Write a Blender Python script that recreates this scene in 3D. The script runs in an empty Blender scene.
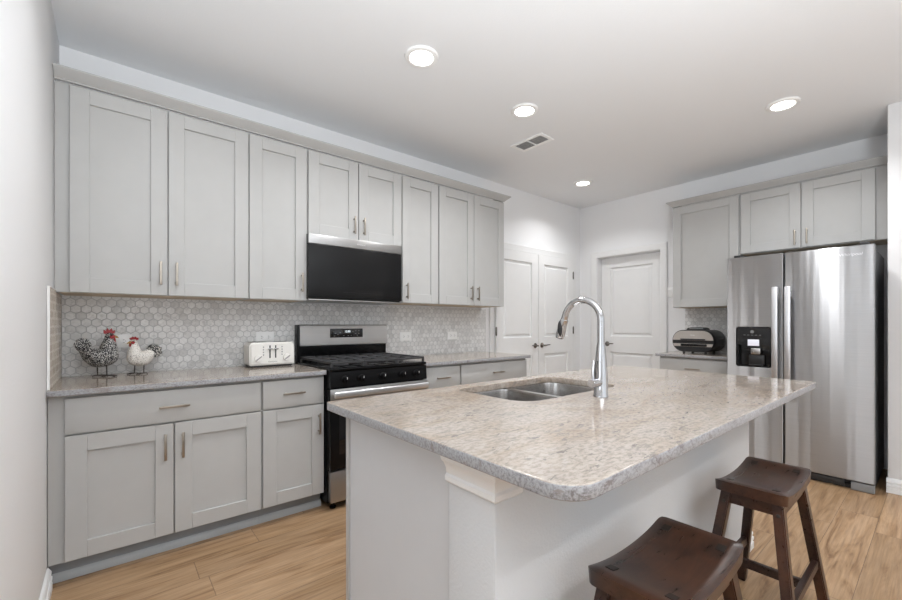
import bpy, bmesh, math, random
from mathutils import Vector, Matrix
random.seed(7)
PI = math.pi
SC = bpy.context.scene
COL = SC.collection

# ------------------------------------------------------------------ camera
cam_d = bpy.data.cameras.new('camera')
cam = bpy.data.objects.new('camera', cam_d)
COL.objects.link(cam)
cam.location = (0.2258, -3.2146, 1.2161)
cam.rotation_euler = (PI / 2, 0, -0.6925)
cam_d.sensor_fit = 'HORIZONTAL'
cam_d.sensor_width = 36.0
cam_d.lens = 409.62 * 36.0 / 902.0
cam_d.shift_y = (323.68 - 300.0) / 902.0
cam_d.clip_start = 0.02
SC.camera = cam

# ------------------------------------------------------------------ world, daylight through the windows, exposure
w = bpy.data.worlds.new('world')
SC.world = w
w.use_nodes = True
w.node_tree.nodes['Background'].inputs['Color'].default_value = (0.86, 0.93, 1.0, 1)
w.node_tree.nodes['Background'].inputs['Strength'].default_value = 1.0


def area(name, loc, rot, sx, sy, power, col=(1, 1, 1), spread=PI):
    d = bpy.data.lights.new(name, 'AREA')
    d.shape = 'RECTANGLE'
    d.size, d.size_y = sx, sy
    d.energy = power
    d.color = col
    d.spread = spread
    o = bpy.data.objects.new(name, d)
    COL.objects.link(o)
    o.location = loc
    o.rotation_euler = rot
    return o


# window openings: three in the wall behind the camera, one in the dining side wall
WIN_FRONT = [(-2.6, -1.0), (0.1, 1.7), (2.3, 3.9)]
YF, XLF, HC = -6.6, -3.6, 2.80
for (a_, b_) in WIN_FRONT:
    area('window_daylight', ((a_ + b_) / 2, YF - 0.02, 1.45), (PI / 2, 0, 0), b_ - a_, 1.9, 2.5, (0.93, 0.97, 1.0))
area('window_daylight', (XLF - 0.02, -3.6, 1.45), (PI / 2, 0, -PI / 2), 2.4, 1.9, 17, (0.93, 0.97, 1.0))
# added fill light aimed at the ceiling, imitating a photographer's bounced flash
area('bounce_fill', (0.5, -3.95, 1.2), (PI, 0, 0), 0.5, 0.5, 124, (0.90, 0.953, 1.0))

SC.view_settings.view_transform = 'Standard'
SC.view_settings.look = 'None'
SC.view_settings.exposure = 0.39
SC.view_settings.gamma = 1.0
SC.view_settings.use_curve_mapping = False


# ------------------------------------------------------------------ materials
class NT:
    def __init__(s, name):
        s.m = bpy.data.materials.new(name)
        s.m.use_nodes = True
        s.t = s.m.node_tree
        s.n = s.t.nodes
        s.b = s.n['Principled BSDF']

    def node(s, kind, **kw):
        n = s.n.new(kind)
        for k, v in kw.items():
            setattr(n, k, v)
        return n

    def link(s, a, b):
        s.t.links.new(a, b)

    def put(s, sock, v):
        if hasattr(v, 'is_output') or isinstance(v, bpy.types.NodeSocket):
            s.link(v, sock)
        else:
            sock.default_value = v

    def math(s, op, a, b=None, c=None):
        n = s.node('ShaderNodeMath', operation=op)
        s.put(n.inputs[0], a)
        if b is not None:
            s.put(n.inputs[1], b)
        if c is not None:
            s.put(n.inputs[2], c)
        return n.outputs[0]

    def vm(s, op, a, b=None, c=None):
        n = s.node('ShaderNodeVectorMath', operation=op)
        s.put(n.inputs[0], a)
        if b is not None:
            s.put(n.inputs[1], b)
        if c is not None:
            s.put(n.inputs[2], c)
        return n.outputs['Value'] if op in ('DOT_PRODUCT', 'LENGTH', 'DISTANCE') else n.outputs['Vector']

    def obj(s):
        return s.node('ShaderNodeTexCoord').outputs['Object']

    def pos(s):
        return s.node('ShaderNodeNewGeometry').outputs['Position']

    def scale(s, v, sc, loc=(0, 0, 0)):
        n = s.node('ShaderNodeMapping')
        s.link(v, n.inputs['Vector'])
        n.inputs['Scale'].default_value = sc
        n.inputs['Location'].default_value = loc
        return n.outputs['Vector']

    def noise(s, v, scale, detail=3.0, rough=0.55, dist=0.0):
        n = s.node('ShaderNodeTexNoise')
        s.link(v, n.inputs['Vector'])
        n.inputs['Scale'].default_value = scale
        n.inputs['Detail'].default_value = detail
        n.inputs['Roughness'].default_value = rough
        n.inputs['Distortion'].default_value = dist
        return n.outputs['Fac']

    def ramp(s, f, stops):
        n = s.node('ShaderNodeValToRGB')
        s.link(f, n.inputs['Fac'])
        e = n.color_ramp.elements
        while len(e) < len(stops):
            e.new(0.5)
        for i, (p, c) in enumerate(stops):
            e[i].position = p
            e[i].color = (*c, 1) if len(c) == 3 else c
        return n.outputs['Color']

    def mix(s, f, a, b, mode='MIX'):
        n = s.node('ShaderNodeMix', data_type='RGBA', blend_type=mode)
        s.put(n.inputs[0], f)
        for i, v in ((6, a), (7, b)):
            if isinstance(v, (tuple, list)):
                n.inputs[i].default_value = (*v[:3], 1)
            else:
                s.link(v, n.inputs[i])
        return n.outputs[2]

    def bump(s, h, strength, dist=0.001):
        n = s.node('ShaderNodeBump')
        n.inputs['Strength'].default_value = strength
        n.inputs['Distance'].default_value = dist
        s.link(h, n.inputs['Height'])
        s.link(n.outputs['Normal'], s.b.inputs['Normal'])

    def set(s, **kw):
        for k, v in kw.items():
            k = {'col': 'Base Color', 'rough': 'Roughness', 'metal': 'Metallic', 'spec': 'Specular IOR Level',
                 'coat': 'Coat Weight', 'coat_rough': 'Coat Roughness', 'emit': 'Emission Color',
                 'emit_s': 'Emission Strength', 'aniso': 'Anisotropic'}[k]
            if isinstance(v, (tuple, list)):
                s.b.inputs[k].default_value = (*v[:3], 1)
            else:
                s.put(s.b.inputs[k], v)
        return s


def plain(name, col, rough=0.5, metal=0.0, spec=0.5, var=0.03, coat=0.0):
    t = NT(name)
    f = t.noise(t.obj(), 9.0, 2)
    lo = tuple(max(0, c * (1 - var)) for c in col)
    hi = tuple(min(1, c * (1 + var)) for c in col)
    t.set(col=t.ramp(f, [(0.3, lo), (0.7, hi)]), rough=rough, metal=metal, spec=spec, coat=coat)
    return t.m


def wall_paint(name, col, bump=0.25):
    t = NT(name)
    p = t.pos()
    t.set(col=col, rough=0.85, spec=0.2)
    t.bump(t.noise(p, 110.0, 3, 0.6), bump, 0.002)
    return t.m


def hex_tile(name, axes, pitch=0.0455, tint=(1, 1, 1)):
    t = NT(name)
    p = t.pos()
    sx = t.node('ShaderNodeSeparateXYZ')
    t.link(p, sx.inputs[0])
    cb = t.node('ShaderNodeCombineXYZ')
    t.link(sx.outputs[axes[0]], cb.inputs[0])
    t.link(sx.outputs[axes[1]], cb.inputs[1])
    q = t.vm('SCALE', cb.outputs[0])
    q.node.inputs['Scale'].default_value = 1 / pitch
    H = (0.5, math.sqrt(3) / 2, 1.0)
    N = tuple(-v for v in H)
    a = t.vm('WRAP', q, H, N)
    b = t.vm('WRAP', t.vm('SUBTRACT', q, (0.5, math.sqrt(3) / 2, 0)), H, N)
    less = t.math('LESS_THAN', t.vm('DOT_PRODUCT', a, a), t.vm('DOT_PRODUCT', b, b))
    mixv = t.node('ShaderNodeMix', data_type='VECTOR')
    t.link(less, mixv.inputs[0])
    t.link(b, mixv.inputs[4])
    t.link(a, mixv.inputs[5])
    g = mixv.outputs[1]
    cid = t.vm('SUBTRACT', q, g)
    cid = t.vm('SNAP', t.vm('ADD', cid, (0.1, 0.1, 0)), (0.25, 0.25, 1))
    ag = t.vm('ABSOLUTE', g)
    d1 = t.vm('DOT_PRODUCT', ag, (1, 0, 0))
    d2 = t.vm('DOT_PRODUCT', ag, (0.5, math.sqrt(3) / 2, 0))
    d = t.math('MAXIMUM', d1, d2)
    gm = t.node('ShaderNodeMapRange')
    t.link(d, gm.inputs['Value'])
    gm.inputs['From Min'].default_value = 0.435
    gm.inputs['From Max'].default_value = 0.465
    grout = gm.outputs[0]
    wn = t.node('ShaderNodeTexWhiteNoise', noise_dimensions='3D')
    t.link(cid, wn.inputs['Vector'])
    veins = t.noise(t.vm('ADD', t.vm('SCALE', cid), q), 1.1, 4, 0.6, 1.6)
    marble = t.ramp(veins, [(0.3, (0.66, 0.655, 0.65)), (0.46, (0.81, 0.81, 0.80)), (0.7, (0.90, 0.895, 0.89))])
    dull = t.ramp(wn.outputs['Value'], [(0.0, (0.78, 0.775, 0.77)), (0.4, (0.92, 0.915, 0.91)), (1.0, (1, 1, 1))])
    c = t.mix(1.0, marble, dull, 'MULTIPLY')
    c = t.mix(1.0, c, tint, 'MULTIPLY')
    c = t.mix(grout, c, tuple(0.52 * v for v in tint))
    t.set(col=c, rough=t.math('MULTIPLY_ADD', grout, 0.5, 0.25), spec=0.5)
    t.bump(t.math('SUBTRACT', 1.0, grout), 0.5, 0.002)
    return t.m


def granite(name, edge=False):
    t = NT(name)
    p = t.pos()
    flow = t.scale(p, (1.3, 2.6, 2.6))
    big = t.noise(flow, 2.2, 4, 0.55, 1.4)
    fine = t.noise(t.scale(p, (0.8, 1.3, 1.2)), 62.0 if not edge else 120.0, 4, 0.7)
    flecks = t.noise(t.scale(p, (0.55, 1.5, 1.0)), 30.0, 5, 0.75, 0.8)
    rust = t.noise(t.scale(p, (0.7, 2.4, 2.0), (3, 1, 0)), 1.7, 4, 0.6, 1.0)
    c = t.ramp(big, [(0.30, (0.35, 0.275, 0.212)), (0.45, (0.40, 0.338, 0.283)), (0.58, (0.435, 0.382, 0.332)),
                     (0.72, (0.405, 0.355, 0.318))])
    c = t.mix(t.ramp(rust, [(0.62, (0, 0, 0)), (0.76, (0.35, 0.35, 0.35))]), c, (0.33, 0.22, 0.13))
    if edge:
        c = t.mix(0.8, c, (0.385, 0.405, 0.44))  # blue-grey cast of window light on the edges, painted into the stone colour
    s1 = t.ramp(fine, [(0.38, (0.55, 0.53, 0.52)), (0.56, (1.06, 1.06, 1.06))])
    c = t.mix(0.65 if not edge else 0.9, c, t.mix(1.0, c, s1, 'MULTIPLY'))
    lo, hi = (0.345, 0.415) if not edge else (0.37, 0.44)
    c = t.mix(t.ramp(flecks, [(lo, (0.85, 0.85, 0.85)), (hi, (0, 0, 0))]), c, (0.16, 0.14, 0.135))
    streak = t.noise(t.scale(p, (0.55, 2.4, 2.4), (1, 4, 0)), 9.0, 6, 0.7, 1.8)
    c = t.mix(t.ramp(streak, [(0.36, (0.75, 0.75, 0.75)), (0.42, (0, 0, 0))]), c, (0.25, 0.215, 0.195))
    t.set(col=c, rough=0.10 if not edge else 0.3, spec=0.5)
    return t.m


def planks(name):
    t = NT(name)
    p = t.pos()
    sx = t.node('ShaderNodeSeparateXYZ')
    t.link(p, sx.inputs[0])
    PW, PL = 0.182, 1.22
    yv = t.math('DIVIDE', t.math('ADD', sx.outputs[1], 0.041), PW)
    row = t.math('FLOOR', yv)
    wn = t.node('ShaderNodeTexWhiteNoise', noise_dimensions='1D')
    t.link(row, wn.inputs['W'])
    xv = t.math('DIVIDE', t.math('ADD', sx.outputs[0], t.math('MULTIPLY', wn.outputs['Value'], PL)), PL)
    cell = t.math('FLOOR', xv)
    cb = t.node('ShaderNodeCombineXYZ')
    t.link(row, cb.inputs[0])
    t.link(cell, cb.inputs[1])
    wc = t.node('ShaderNodeTexWhiteNoise', noise_dimensions='2D')
    t.link(cb.outputs[0], wc.inputs['Vector'])
    off = t.vm('SCALE', wc.outputs['Color'])
    off.node.inputs['Scale'].default_value = 13.0
    gp = t.vm('ADD', t.scale(p, (1.0, 9.0, 1.0)), off)
    g1 = t.noise(gp, 1.6, 5, 0.6, 1.6)
    g2 = t.noise(t.vm('ADD', t.scale(p, (2.0, 55.0, 1.0)), off), 2.0, 4, 0.65)
    c = t.ramp(g1, [(0.28, (0.20, 0.108, 0.05)), (0.46, (0.37, 0.235, 0.128)), (0.62, (0.44, 0.295, 0.175)),
                    (0.8, (0.34, 0.21, 0.115))])
    c = t.mix(0.8, c, t.mix(1.0, c, t.ramp(g2, [(0.3, (0.68, 0.66, 0.64)), (0.62, (1.08, 1.06, 1.04))]), 'MULTIPLY'))
    c = t.mix(1.0, c, t.ramp(wc.outputs['Value'], [(0, (0.84, 0.83, 0.82)), (1, (1.07, 1.07, 1.08))]), 'MULTIPLY')
    fy = t.math('FRACT', yv)
    fx = t.math('FRACT', xv)
    ey = t.math('MINIMUM', fy, t.math('SUBTRACT', 1.0, fy))
    ex = t.math('MINIMUM', fx, t.math('SUBTRACT', 1.0, fx))
    seam = t.math('MAXIMUM', t.math('LESS_THAN', ey, 0.009), t.math('LESS_THAN', ex, 0.0016))
    c = t.mix(t.math('MULTIPLY', seam, 0.65), c, (0.12, 0.075, 0.045))
    t.set(col=c, rough=0.38, spec=0.4)
    t.bump(t.math('SUBTRACT', t.math('MULTIPLY', g2, 0.25), seam), 0.25, 0.001)
    return t.m


def steel(name, col=(0.47, 0.475, 0.485), rough=0.27, aniso=0.75, wav=0.0, axis=(0, 0, 1)):
    t = NT(name)
    p = t.pos()
    br = t.noise(t.scale(p, (3, 3, 420)), 1.0, 3, 0.6)
    t.set(col=t.ramp(br, [(0.3, tuple(c * 0.95 for c in col)), (0.7, tuple(c * 1.05 for c in col))]),
          rough=rough, metal=1.0, aniso=aniso)
    g = t.node('ShaderNodeNewGeometry')
    tg = t.vm('ADD', t.vm('CROSS_PRODUCT', g.outputs['Normal'], axis), (0.002, 0.001, 0.0))
    t.link(tg, t.b.inputs['Tangent'])
    t.b.inputs['Anisotropic Rotation'].default_value = 0.25
    if wav:
        t.bump(t.noise(t.scale(p, (8.5, 8.5, 0.2)), 1.0, 1.5, 0.5), wav, 0.02)
    return t.m


def wood(name):
    t = NT(name)
    o = t.obj()
    g = t.noise(t.scale(o, (2.2, 22, 22)), 2.4, 6, 0.7, 1.0)
    blot = t.noise(o, 6.5, 3, 0.55)
    c = t.ramp(g, [(0.25, (0.008, 0.004, 0.0035)), (0.5, (0.026, 0.012, 0.0085)), (0.75, (0.058, 0.027, 0.018))])
    c = t.mix(t.ramp(blot, [(0.42, (0, 0, 0)), (0.72, (0.6, 0.6, 0.6))]), c, (0.115, 0.044, 0.021))
    t.set(col=c, rough=t.math('MULTIPLY_ADD', g, 0.2, 0.2), spec=0.5)
    t.bump(g, 0.12, 0.001)
    return t.m


def speckle(name, dark, light, scale, thr, base_mix=None):
    t = NT(name)
    o = t.obj()
    v = t.node('ShaderNodeTexVoronoi')
    t.link(o, v.inputs['Vector'])
    v.inputs['Scale'].default_value = scale
    n = t.noise(o, 22, 2)
    f = t.math('ADD', v.outputs['Distance'], t.math('MULTIPLY', t.math('SUBTRACT', n, 0.5), 0.35))
    c = t.ramp(f, [(thr - 0.06, light), (thr + 0.06, dark)])
    t.set(col=c, rough=0.4)
    return t.m


M = {}
M['wall'] = wall_paint('wall paint', (0.84, 0.84, 0.845))
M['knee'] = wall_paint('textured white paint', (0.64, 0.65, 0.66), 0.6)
M['ceil'] = wall_paint('ceiling paint', (0.86, 0.87, 0.882), 0.4)
M['trim'] = plain('white trim paint', (0.82, 0.82, 0.815), 0.35, var=0.01)
M['cab'] = plain('grey cabinet lacquer', (0.470, 0.467, 0.456), 0.42, var=0.015)
M['panel'] = plain('pale grey end panel', (0.60, 0.61, 0.625), 0.45, var=0.01)
M['caploy'] = plain('raw cabinet underside', (0.62, 0.52, 0.40), 0.6)
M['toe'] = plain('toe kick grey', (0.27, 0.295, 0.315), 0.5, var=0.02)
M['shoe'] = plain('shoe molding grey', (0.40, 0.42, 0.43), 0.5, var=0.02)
M['nickel'] = plain('brushed nickel', (0.38, 0.34, 0.29), 0.33, 1.0)
M['chrome'] = plain('chrome', (0.56, 0.56, 0.57), 0.07, 1.0, var=0.01)
M['steel'] = steel('brushed stainless steel', rough=0.40, aniso=1.0, wav=0.55)
M['steelx'] = steel('brushed range steel', (0.42, 0.415, 0.41), 0.36, 0.4)
M['gsteel'] = plain('warm brushed grill steel', (0.62, 0.58, 0.54), 0.38, 0.75)
M['sink'] = steel('sink steel', (0.50, 0.49, 0.48), 0.22, 0.5)
M['handle'] = steel('satin handle steel', (0.78, 0.78, 0.80), 0.3, 0.3)
M['black'] = plain('black enamel', (0.005, 0.005, 0.0055), 0.2, spec=0.2)
M['glass'] = plain('black glass', (0.010, 0.010, 0.011), 0.05, var=0.01)
M['mwglass'] = plain('smoked black glass', (0.008, 0.008, 0.0085), 0.28, var=0.01, spec=0.22)
M['iron'] = plain('cast iron', (0.045, 0.045, 0.047), 0.55, spec=0.4)
M['dark'] = plain('dark grey plastic', (0.022, 0.022, 0.023), 0.4)
M['grey'] = plain('mid grey plastic', (0.22, 0.22, 0.22), 0.5)
M['darksteel'] = plain('dark grey painted steel', (0.10, 0.10, 0.105), 0.4)
M['plate'] = plain('white plastic', (0.93, 0.93, 0.92), 0.35, var=0.01)
M['slot'] = plain('dark slot', (0.06, 0.06, 0.06), 0.6)
M['toaster'] = plain('cream white enamel', (0.82, 0.80, 0.76), 0.22, var=0.01)
M['tmetal'] = plain('toaster chrome', (0.55, 0.54, 0.53), 0.25, 1.0)
M['wood'] = wood('dark stained wood')
M['peg'] = plain('near black wood', (0.012, 0.008, 0.006), 0.5)
M['floor'] = planks('light oak planks')
M['tile'] = hex_tile('white marble hexagon tile', (0, 2))
M['tile_s'] = hex_tile('beige hexagon tile', (1, 2), tint=(0.93, 0.83, 0.72))
M['tile_r'] = hex_tile('white marble hexagon tile on fridge wall', (1, 2))
M['granite'] = granite('polished cream granite')
M['granite_e'] = granite('speckled granite edge with painted window tint', True)
M['hen_d'] = speckle('black hen speckle', (0.015, 0.015, 0.018), (0.66, 0.65, 0.62), 210, 0.40)
M['hen_w'] = speckle('white hen speckle', (0.80, 0.77, 0.72), (0.16, 0.13, 0.115), 200, 0.31)
M['tail'] = speckle('grey tail speckle', (0.03, 0.03, 0.03), (0.6, 0.58, 0.54), 150, 0.42)
M['red'] = plain('red enamel', (0.33, 0.016, 0.02), 0.3)
M['wire'] = plain('dark wire', (0.06, 0.05, 0.045), 0.45, 0.6)
M['beak'] = plain('ochre beak', (0.45, 0.27, 0.08), 0.5)
M['eye'] = plain('black eye', (0.01, 0.01, 0.01), 0.1)
M['bronze'] = plain('dark nickel', (0.26, 0.24, 0.22), 0.25, 1.0)
M['logo'] = plain('logo metal', (0.85, 0.85, 0.86), 0.3, 0.6)
t_ = NT('lit lens')
t_.set(col=(1, 1, 1), emit=(1.0, 0.97, 0.93), emit_s=9.0)
M['lens'] = t_.m
t_ = NT('lit clock digits')
t_.set(col=(0.1, 0.1, 0.1), emit=(0.85, 0.95, 1.0), emit_s=1.2)
M['digit'] = t_.m
t_ = NT('pale display')
t_.set(col=(0.7, 0.7, 0.75), rough=0.2, emit=(0.8, 0.82, 0.95), emit_s=0.25)
M['display'] = t_.m


# ------------------------------------------------------------------ mesh helpers
def V(*a):
    return Vector(a)


class MB:
    def __init__(s):
        s.bm = bmesh.new()

    def _mark(s):
        s._n = len(s.bm.faces)

    def box(s, x0, x1, y0, y1, z0, z1, bev=0.0, seg=2):
        tmp = bmesh.new()
        bmesh.ops.create_cube(tmp, size=1.0)
        for v in tmp.verts:
            v.co = ((x0 + x1) / 2 + v.co.x * (x1 - x0), (y0 + y1) / 2 + v.co.y * (y1 - y0), (z0 + z1) / 2 + v.co.z * (z1 - z0))
        if bev:
            bmesh.ops.bevel(tmp, geom=tmp.edges[:], offset=bev, segments=seg, affect='EDGES', profile=0.5)
        return s.merge(tmp)

    def merge(s, tmp, mat=None):
        if mat is not None:
            bmesh.ops.transform(tmp, matrix=mat, verts=tmp.verts[:])
        me = bpy.data.meshes.new('t')
        tmp.to_mesh(me)
        tmp.free()
        s.bm.from_mesh(me)
        bpy.data.meshes.remove(me)
        return s

    def loft(s, rings, cap=True, closed=False):
        vs = [[s.bm.verts.new(p) for p in r] for r in rings]
        n = len(vs[0])
        k = len(vs)
        for i in range(k if closed else k - 1):
            A, B = vs[i], vs[(i + 1) % k]
            for j in range(n):
                try:
                    s.bm.faces.new((A[j], A[(j + 1) % n], B[(j + 1) % n], B[j]))
                except ValueError:
                    pass
        if cap and not closed:
            s.bm.faces.new(list(reversed(vs[0])))
            s.bm.faces.new(vs[-1])
        return s

    def tube(s, pts, r, seg=12, cap=True):
        pts = [Vector(p) for p in pts]
        rs = r if isinstance(r, (list, tuple)) else [r] * len(pts)
        rings = []
        up = None
        for i, p in enumerate(pts):
            d = (pts[min(i + 1, len(pts) - 1)] - pts[max(i - 1, 0)]).normalized()
            if up is None:
                up = Vector((0, 0, 1)) if abs(d.z) < 0.9 else Vector((1, 0, 0))
            a = d.cross(up).normalized()
            b = a.cross(d).normalized()
            up = b
            rings.append([p + rs[i] * (math.cos(t) * a + math.sin(t) * b) for t in [2 * PI * k / seg for k in range(seg)]])
        return s.loft(rings, cap)

    def lathe(s, prof, c=(0, 0, 0), seg=32, axis='z', cap=True):
        c = Vector(c)
        rings = []
        for (r, h) in prof:
            ring = []
            for k in range(seg):
                t = 2 * PI * k / seg
                x, y = r * math.cos(t), r * math.sin(t)
                ring.append(c + {'z': V(x, y, h), 'x': V(h, x, y), 'y': V(y, h, x)}[axis])
            rings.append(ring)
        return s.loft(rings, cap)

    def bar(s, p, q, wx, wy, side=None, taper=1.0):
        """square bar from p to q"""
        p, q = Vector(p), Vector(q)
        d = (q - p).normalized()
        sd = Vector(side) if side else (Vector((1, 0, 0)) if abs(d.x) < 0.7 else Vector((0, 1, 0)))
        a = (sd - d * sd.dot(d)).normalized()
        b = d.cross(a)
        R = []
        for o, k in ((p, 1), (q, taper)):
            R.append([o + a * wx / 2 * k * i + b * wy / 2 * k * j for i, j in ((-1, -1), (1, -1), (1, 1), (-1, 1))])
        tmp = MB()
        tmp.loft(R)
        bmesh.ops.bevel(tmp.bm, geom=tmp.bm.edges[:], offset=min(wx, wy) * 0.1, segments=2, affect='EDGES')
        return s.merge(tmp.bm)

    def ball(s, c, rx, ry, rz, seg=20):
        tmp = bmesh.new()
        bmesh.ops.create_uvsphere(tmp, u_segments=seg, v_segments=seg // 2 + 2, radius=1.0)
        for v in tmp.verts:
            v.co = (c[0] + v.co.x * rx, c[1] + v.co.y * ry, c[2] + v.co.z * rz)
        return s.merge(tmp)

    def prism(s, poly, lo, hi, axis='x', bev=0.0):
        """poly in the two other axes, extruded lo..hi"""
        f = {'x': lambda h, a, b: V(h, a, b), 'y': lambda h, a, b: V(a, h, b), 'z': lambda h, a, b: V(a, b, h)}[axis]
        tmp = MB()
        tmp.loft([[f(lo, *p) for p in poly], [f(hi, *p) for p in poly]])
        if bev:
            bmesh.ops.bevel(tmp.bm, geom=tmp.bm.edges[:], offset=bev, segments=2, affect='EDGES')
        return s.merge(tmp.bm)

    def build(s, name, mat, parent=None, smooth=35, mats=None):
        bmesh.ops.recalc_face_normals(s.bm, faces=s.bm.faces[:])
        me = bpy.data.meshes.new(name)
        s.bm.to_mesh(me)
        s.bm.free()
        return link_mesh(name, me, mat, parent, smooth)


def link_mesh(name, me, mat, parent=None, smooth=35):
    if mat is not None:
        me.materials.append(M[mat] if isinstance(mat, str) else mat)
    if smooth:
        for p in me.polygons:
            p.use_smooth = True
        try:
            me.set_sharp_from_angle(angle=math.radians(smooth))
        except Exception:
            pass
    o = bpy.data.objects.new(name, me)
    COL.objects.link(o)
    if parent is not None:
        o.parent = parent
    return o


def evaluated(o):
    bpy.context.view_layer.update()
    dg = bpy.context.evaluated_depsgraph_get()
    me = bpy.data.meshes.new_from_object(o.evaluated_get(dg))
    d = o.data
    bpy.data.objects.remove(o)
    if isinstance(d, bpy.types.Mesh):
        bpy.data.meshes.remove(d)
    return me


def slab_with_holes(loops, thick, bev):
    """closed 2D loops (outer first) filled and extruded around z=0"""
    cu = bpy.data.curves.new('tmp', 'CURVE')
    cu.dimensions = '2D'
    cu.fill_mode = 'BOTH'
    for lp in loops:
        sp = cu.splines.new('POLY')
        sp.points.add(len(lp) - 1)
        for p, q in zip(sp.points, lp):
            p.co = (q[0], q[1], 0, 1)
        sp.use_cyclic_u = True
    cu.extrude = thick / 2 - bev
    cu.bevel_depth = bev
    cu.bevel_resolution = 2
    cu.offset = -bev
    o = bpy.data.objects.new('tmp', cu)
    COL.objects.link(o)
    me = evaluated(o)
    me.materials.clear()
    return me


def rrect(x0, x1, y0, y1, r, n=8):
    rs = r if isinstance(r, (list, tuple)) else [r] * 4      # corners: x0y0, x1y0, x1y1, x0y1
    out = []
    for (cx, cy, a0, rr) in ((x0 + rs[0], y0 + rs[0], PI, rs[0]), (x1 - rs[1], y0 + rs[1], 1.5 * PI, rs[1]),
                             (x1 - rs[2], y1 - rs[2], 0, rs[2]), (x0 + rs[3], y1 - rs[3], 0.5 * PI, rs[3])):
        for k in range(n + 1):
            t = a0 + 0.5 * PI * k / n
            out.append((cx + rr * math.cos(t), cy + rr * math.sin(t)))
    return out


def text_mesh(body, size, mat, parent, M4, name='lettering', depth=0.0004, font_shear=0.0, scale_x=1.0):
    cu = bpy.data.curves.new('tmp', 'FONT')
    cu.body = body
    cu.size = size
    cu.extrude = depth
    cu.shear = font_shear
    cu.align_x = 'CENTER'
    cu.align_y = 'CENTER'
    o = bpy.data.objects.new('tmp', cu)
    COL.objects.link(o)
    me = evaluated(o)
    me.materials.clear()
    me.transform(Matrix.Diagonal((scale_x, 1, 1, 1)))
    me.transform(M4)
    return link_mesh(name, me, mat, parent, 0)


def thing(name, label, cat, loc=(0, 0, 0), rz=0.0, group=None):
    o = bpy.data.objects.new(name, None)
    COL.objects.link(o)
    o.location = loc
    o.rotation_euler = (0, 0, rz)
    o.empty_display_size = 0.1
    return tag(o, label, cat, group)


def tag(o, label, cat, group=None, kind=None):
    o['label'] = label
    o['category'] = cat
    if group:
        o['group'] = group
    if kind:
        o['kind'] = kind
    return o


def struct(o, label, cat):
    return tag(o, label, cat, kind='structure')


# facing: local -y is the front.  ROT_A for the range wall, ROT_B for the fridge wall
ROT_B = -PI / 2
XB = 5.2023
FRONT = Matrix.Rotation(PI / 2, 4, 'X')          # text lying in xy -> standing, facing -y

# ------------------------------------------------------------------ room shell
m = MB()
m.box(-3.8, 7.0, -6.9, 0.3, -0.1, 0.0)
struct(m.build('floor', 'floor'), 'light oak plank floor', 'floor')
m = MB()
m.box(-3.8, 7.0, -6.9, 0.3, HC, HC + 0.1)
struct(m.build('ceiling', 'ceil'), 'white ceiling', 'ceiling')
m = MB()
m.box(-0.12, XB + 0.25, 0.0, 0.12, 0, HC)
struct(m.build('wall_back', 'wall'), 'white wall behind the range and pantry doors', 'wall')
m = MB()
m.box(-0.12, 0.0, -1.95, 0.0, 0, HC, 0.012)
struct(m.build('wall_left', 'wall'), 'white textured wall at the left end of the counter', 'wall')
D3 = (-1.072, -0.262, 2.085)       # doorway in the fridge wall
m = MB()
m.box(XB, XB + 0.16, -2.96, D3[0], 0, HC)
m.box(XB, XB + 0.16, D3[1], 0.0, 0, HC)
m.box(XB, XB + 0.16, D3[0], D3[1], D3[2], HC)
struct(m.build('wall_right', 'wall'), 'white wall behind the refrigerator', 'wall')
m = MB()
m.box(4.549, 4.549 + 0.65, -6.6, -2.950, 0, HC, 0.006)
struct(m.build('wall_right_end', 'wall'), 'white wall end right of the refrigerator', 'wall')
m = MB()
zs0, zs1 = 0.5, 2.4
xs = [XLF - 0.12] + [v for ab in WIN_FRONT for v in ab] + [4.549]
for i in range(0, len(xs), 2):
    m.box(xs[i], xs[i + 1], YF - 0.12, YF, 0, HC)
for (a_, b_) in WIN_FRONT:
    m.box(a_, b_, YF - 0.12, YF, 0, zs0)
    m.box(a_, b_, YF - 0.12, YF, zs1, HC)
struct(m.build('wall_front', 'wall'), 'white window wall behind the camera', 'wall')
m = MB()
m.box(XLF - 0.12, XLF, YF, -4.8, 0, HC)
m.box(XLF - 0.12, XLF, -2.4, 0.0, 0, HC)
m.box(XLF - 0.12, XLF, -4.8, -2.4, 0, zs0)
m.box(XLF - 0.12, XLF, -4.8, -2.4, zs1, HC)
m.box(XLF, -0.12, -0.12, 0.0, 0, HC)
struct(m.build('wall_dining', 'wall'), 'white dining side wall left of the camera', 'wall')


def window(n, p, q, side):
    mm = MB()
    if side == 'f':
        for (x0, x1, z0, z1) in ((p, q, zs0, zs0 + .05), (p, q, zs1 - .05, zs1), (p, p + .05, zs0, zs1), (q - .05, q, zs0, zs1),
                                 ((p + q) / 2 - .02, (p + q) / 2 + .02, zs0, zs1), (p, q, 1.43, 1.47)):
            mm.box(x0, x1, YF - 0.01, YF + 0.02, z0, z1)
    else:
        for (y0, y1, z0, z1) in ((p, q, zs0, zs0 + .05), (p, q, zs1 - .05, zs1), (p, p + .05, zs0, zs1), (q - .05, q, zs0, zs1),
                                 ((p + q) / 2 - .02, (p + q) / 2 + .02, zs0, zs1), (p, q, 1.43, 1.47)):
            mm.box(XLF - 0.01, XLF + 0.02, y0, y1, z0, z1)
    struct(mm.build('window_%d' % n, 'trim'), 'white window frame', 'window')


for i, (a_, b_) in enumerate(WIN_FRONT):
    window(i + 1, a_, b_, 'f')
window(4, -4.8, -2.4, 's')


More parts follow.
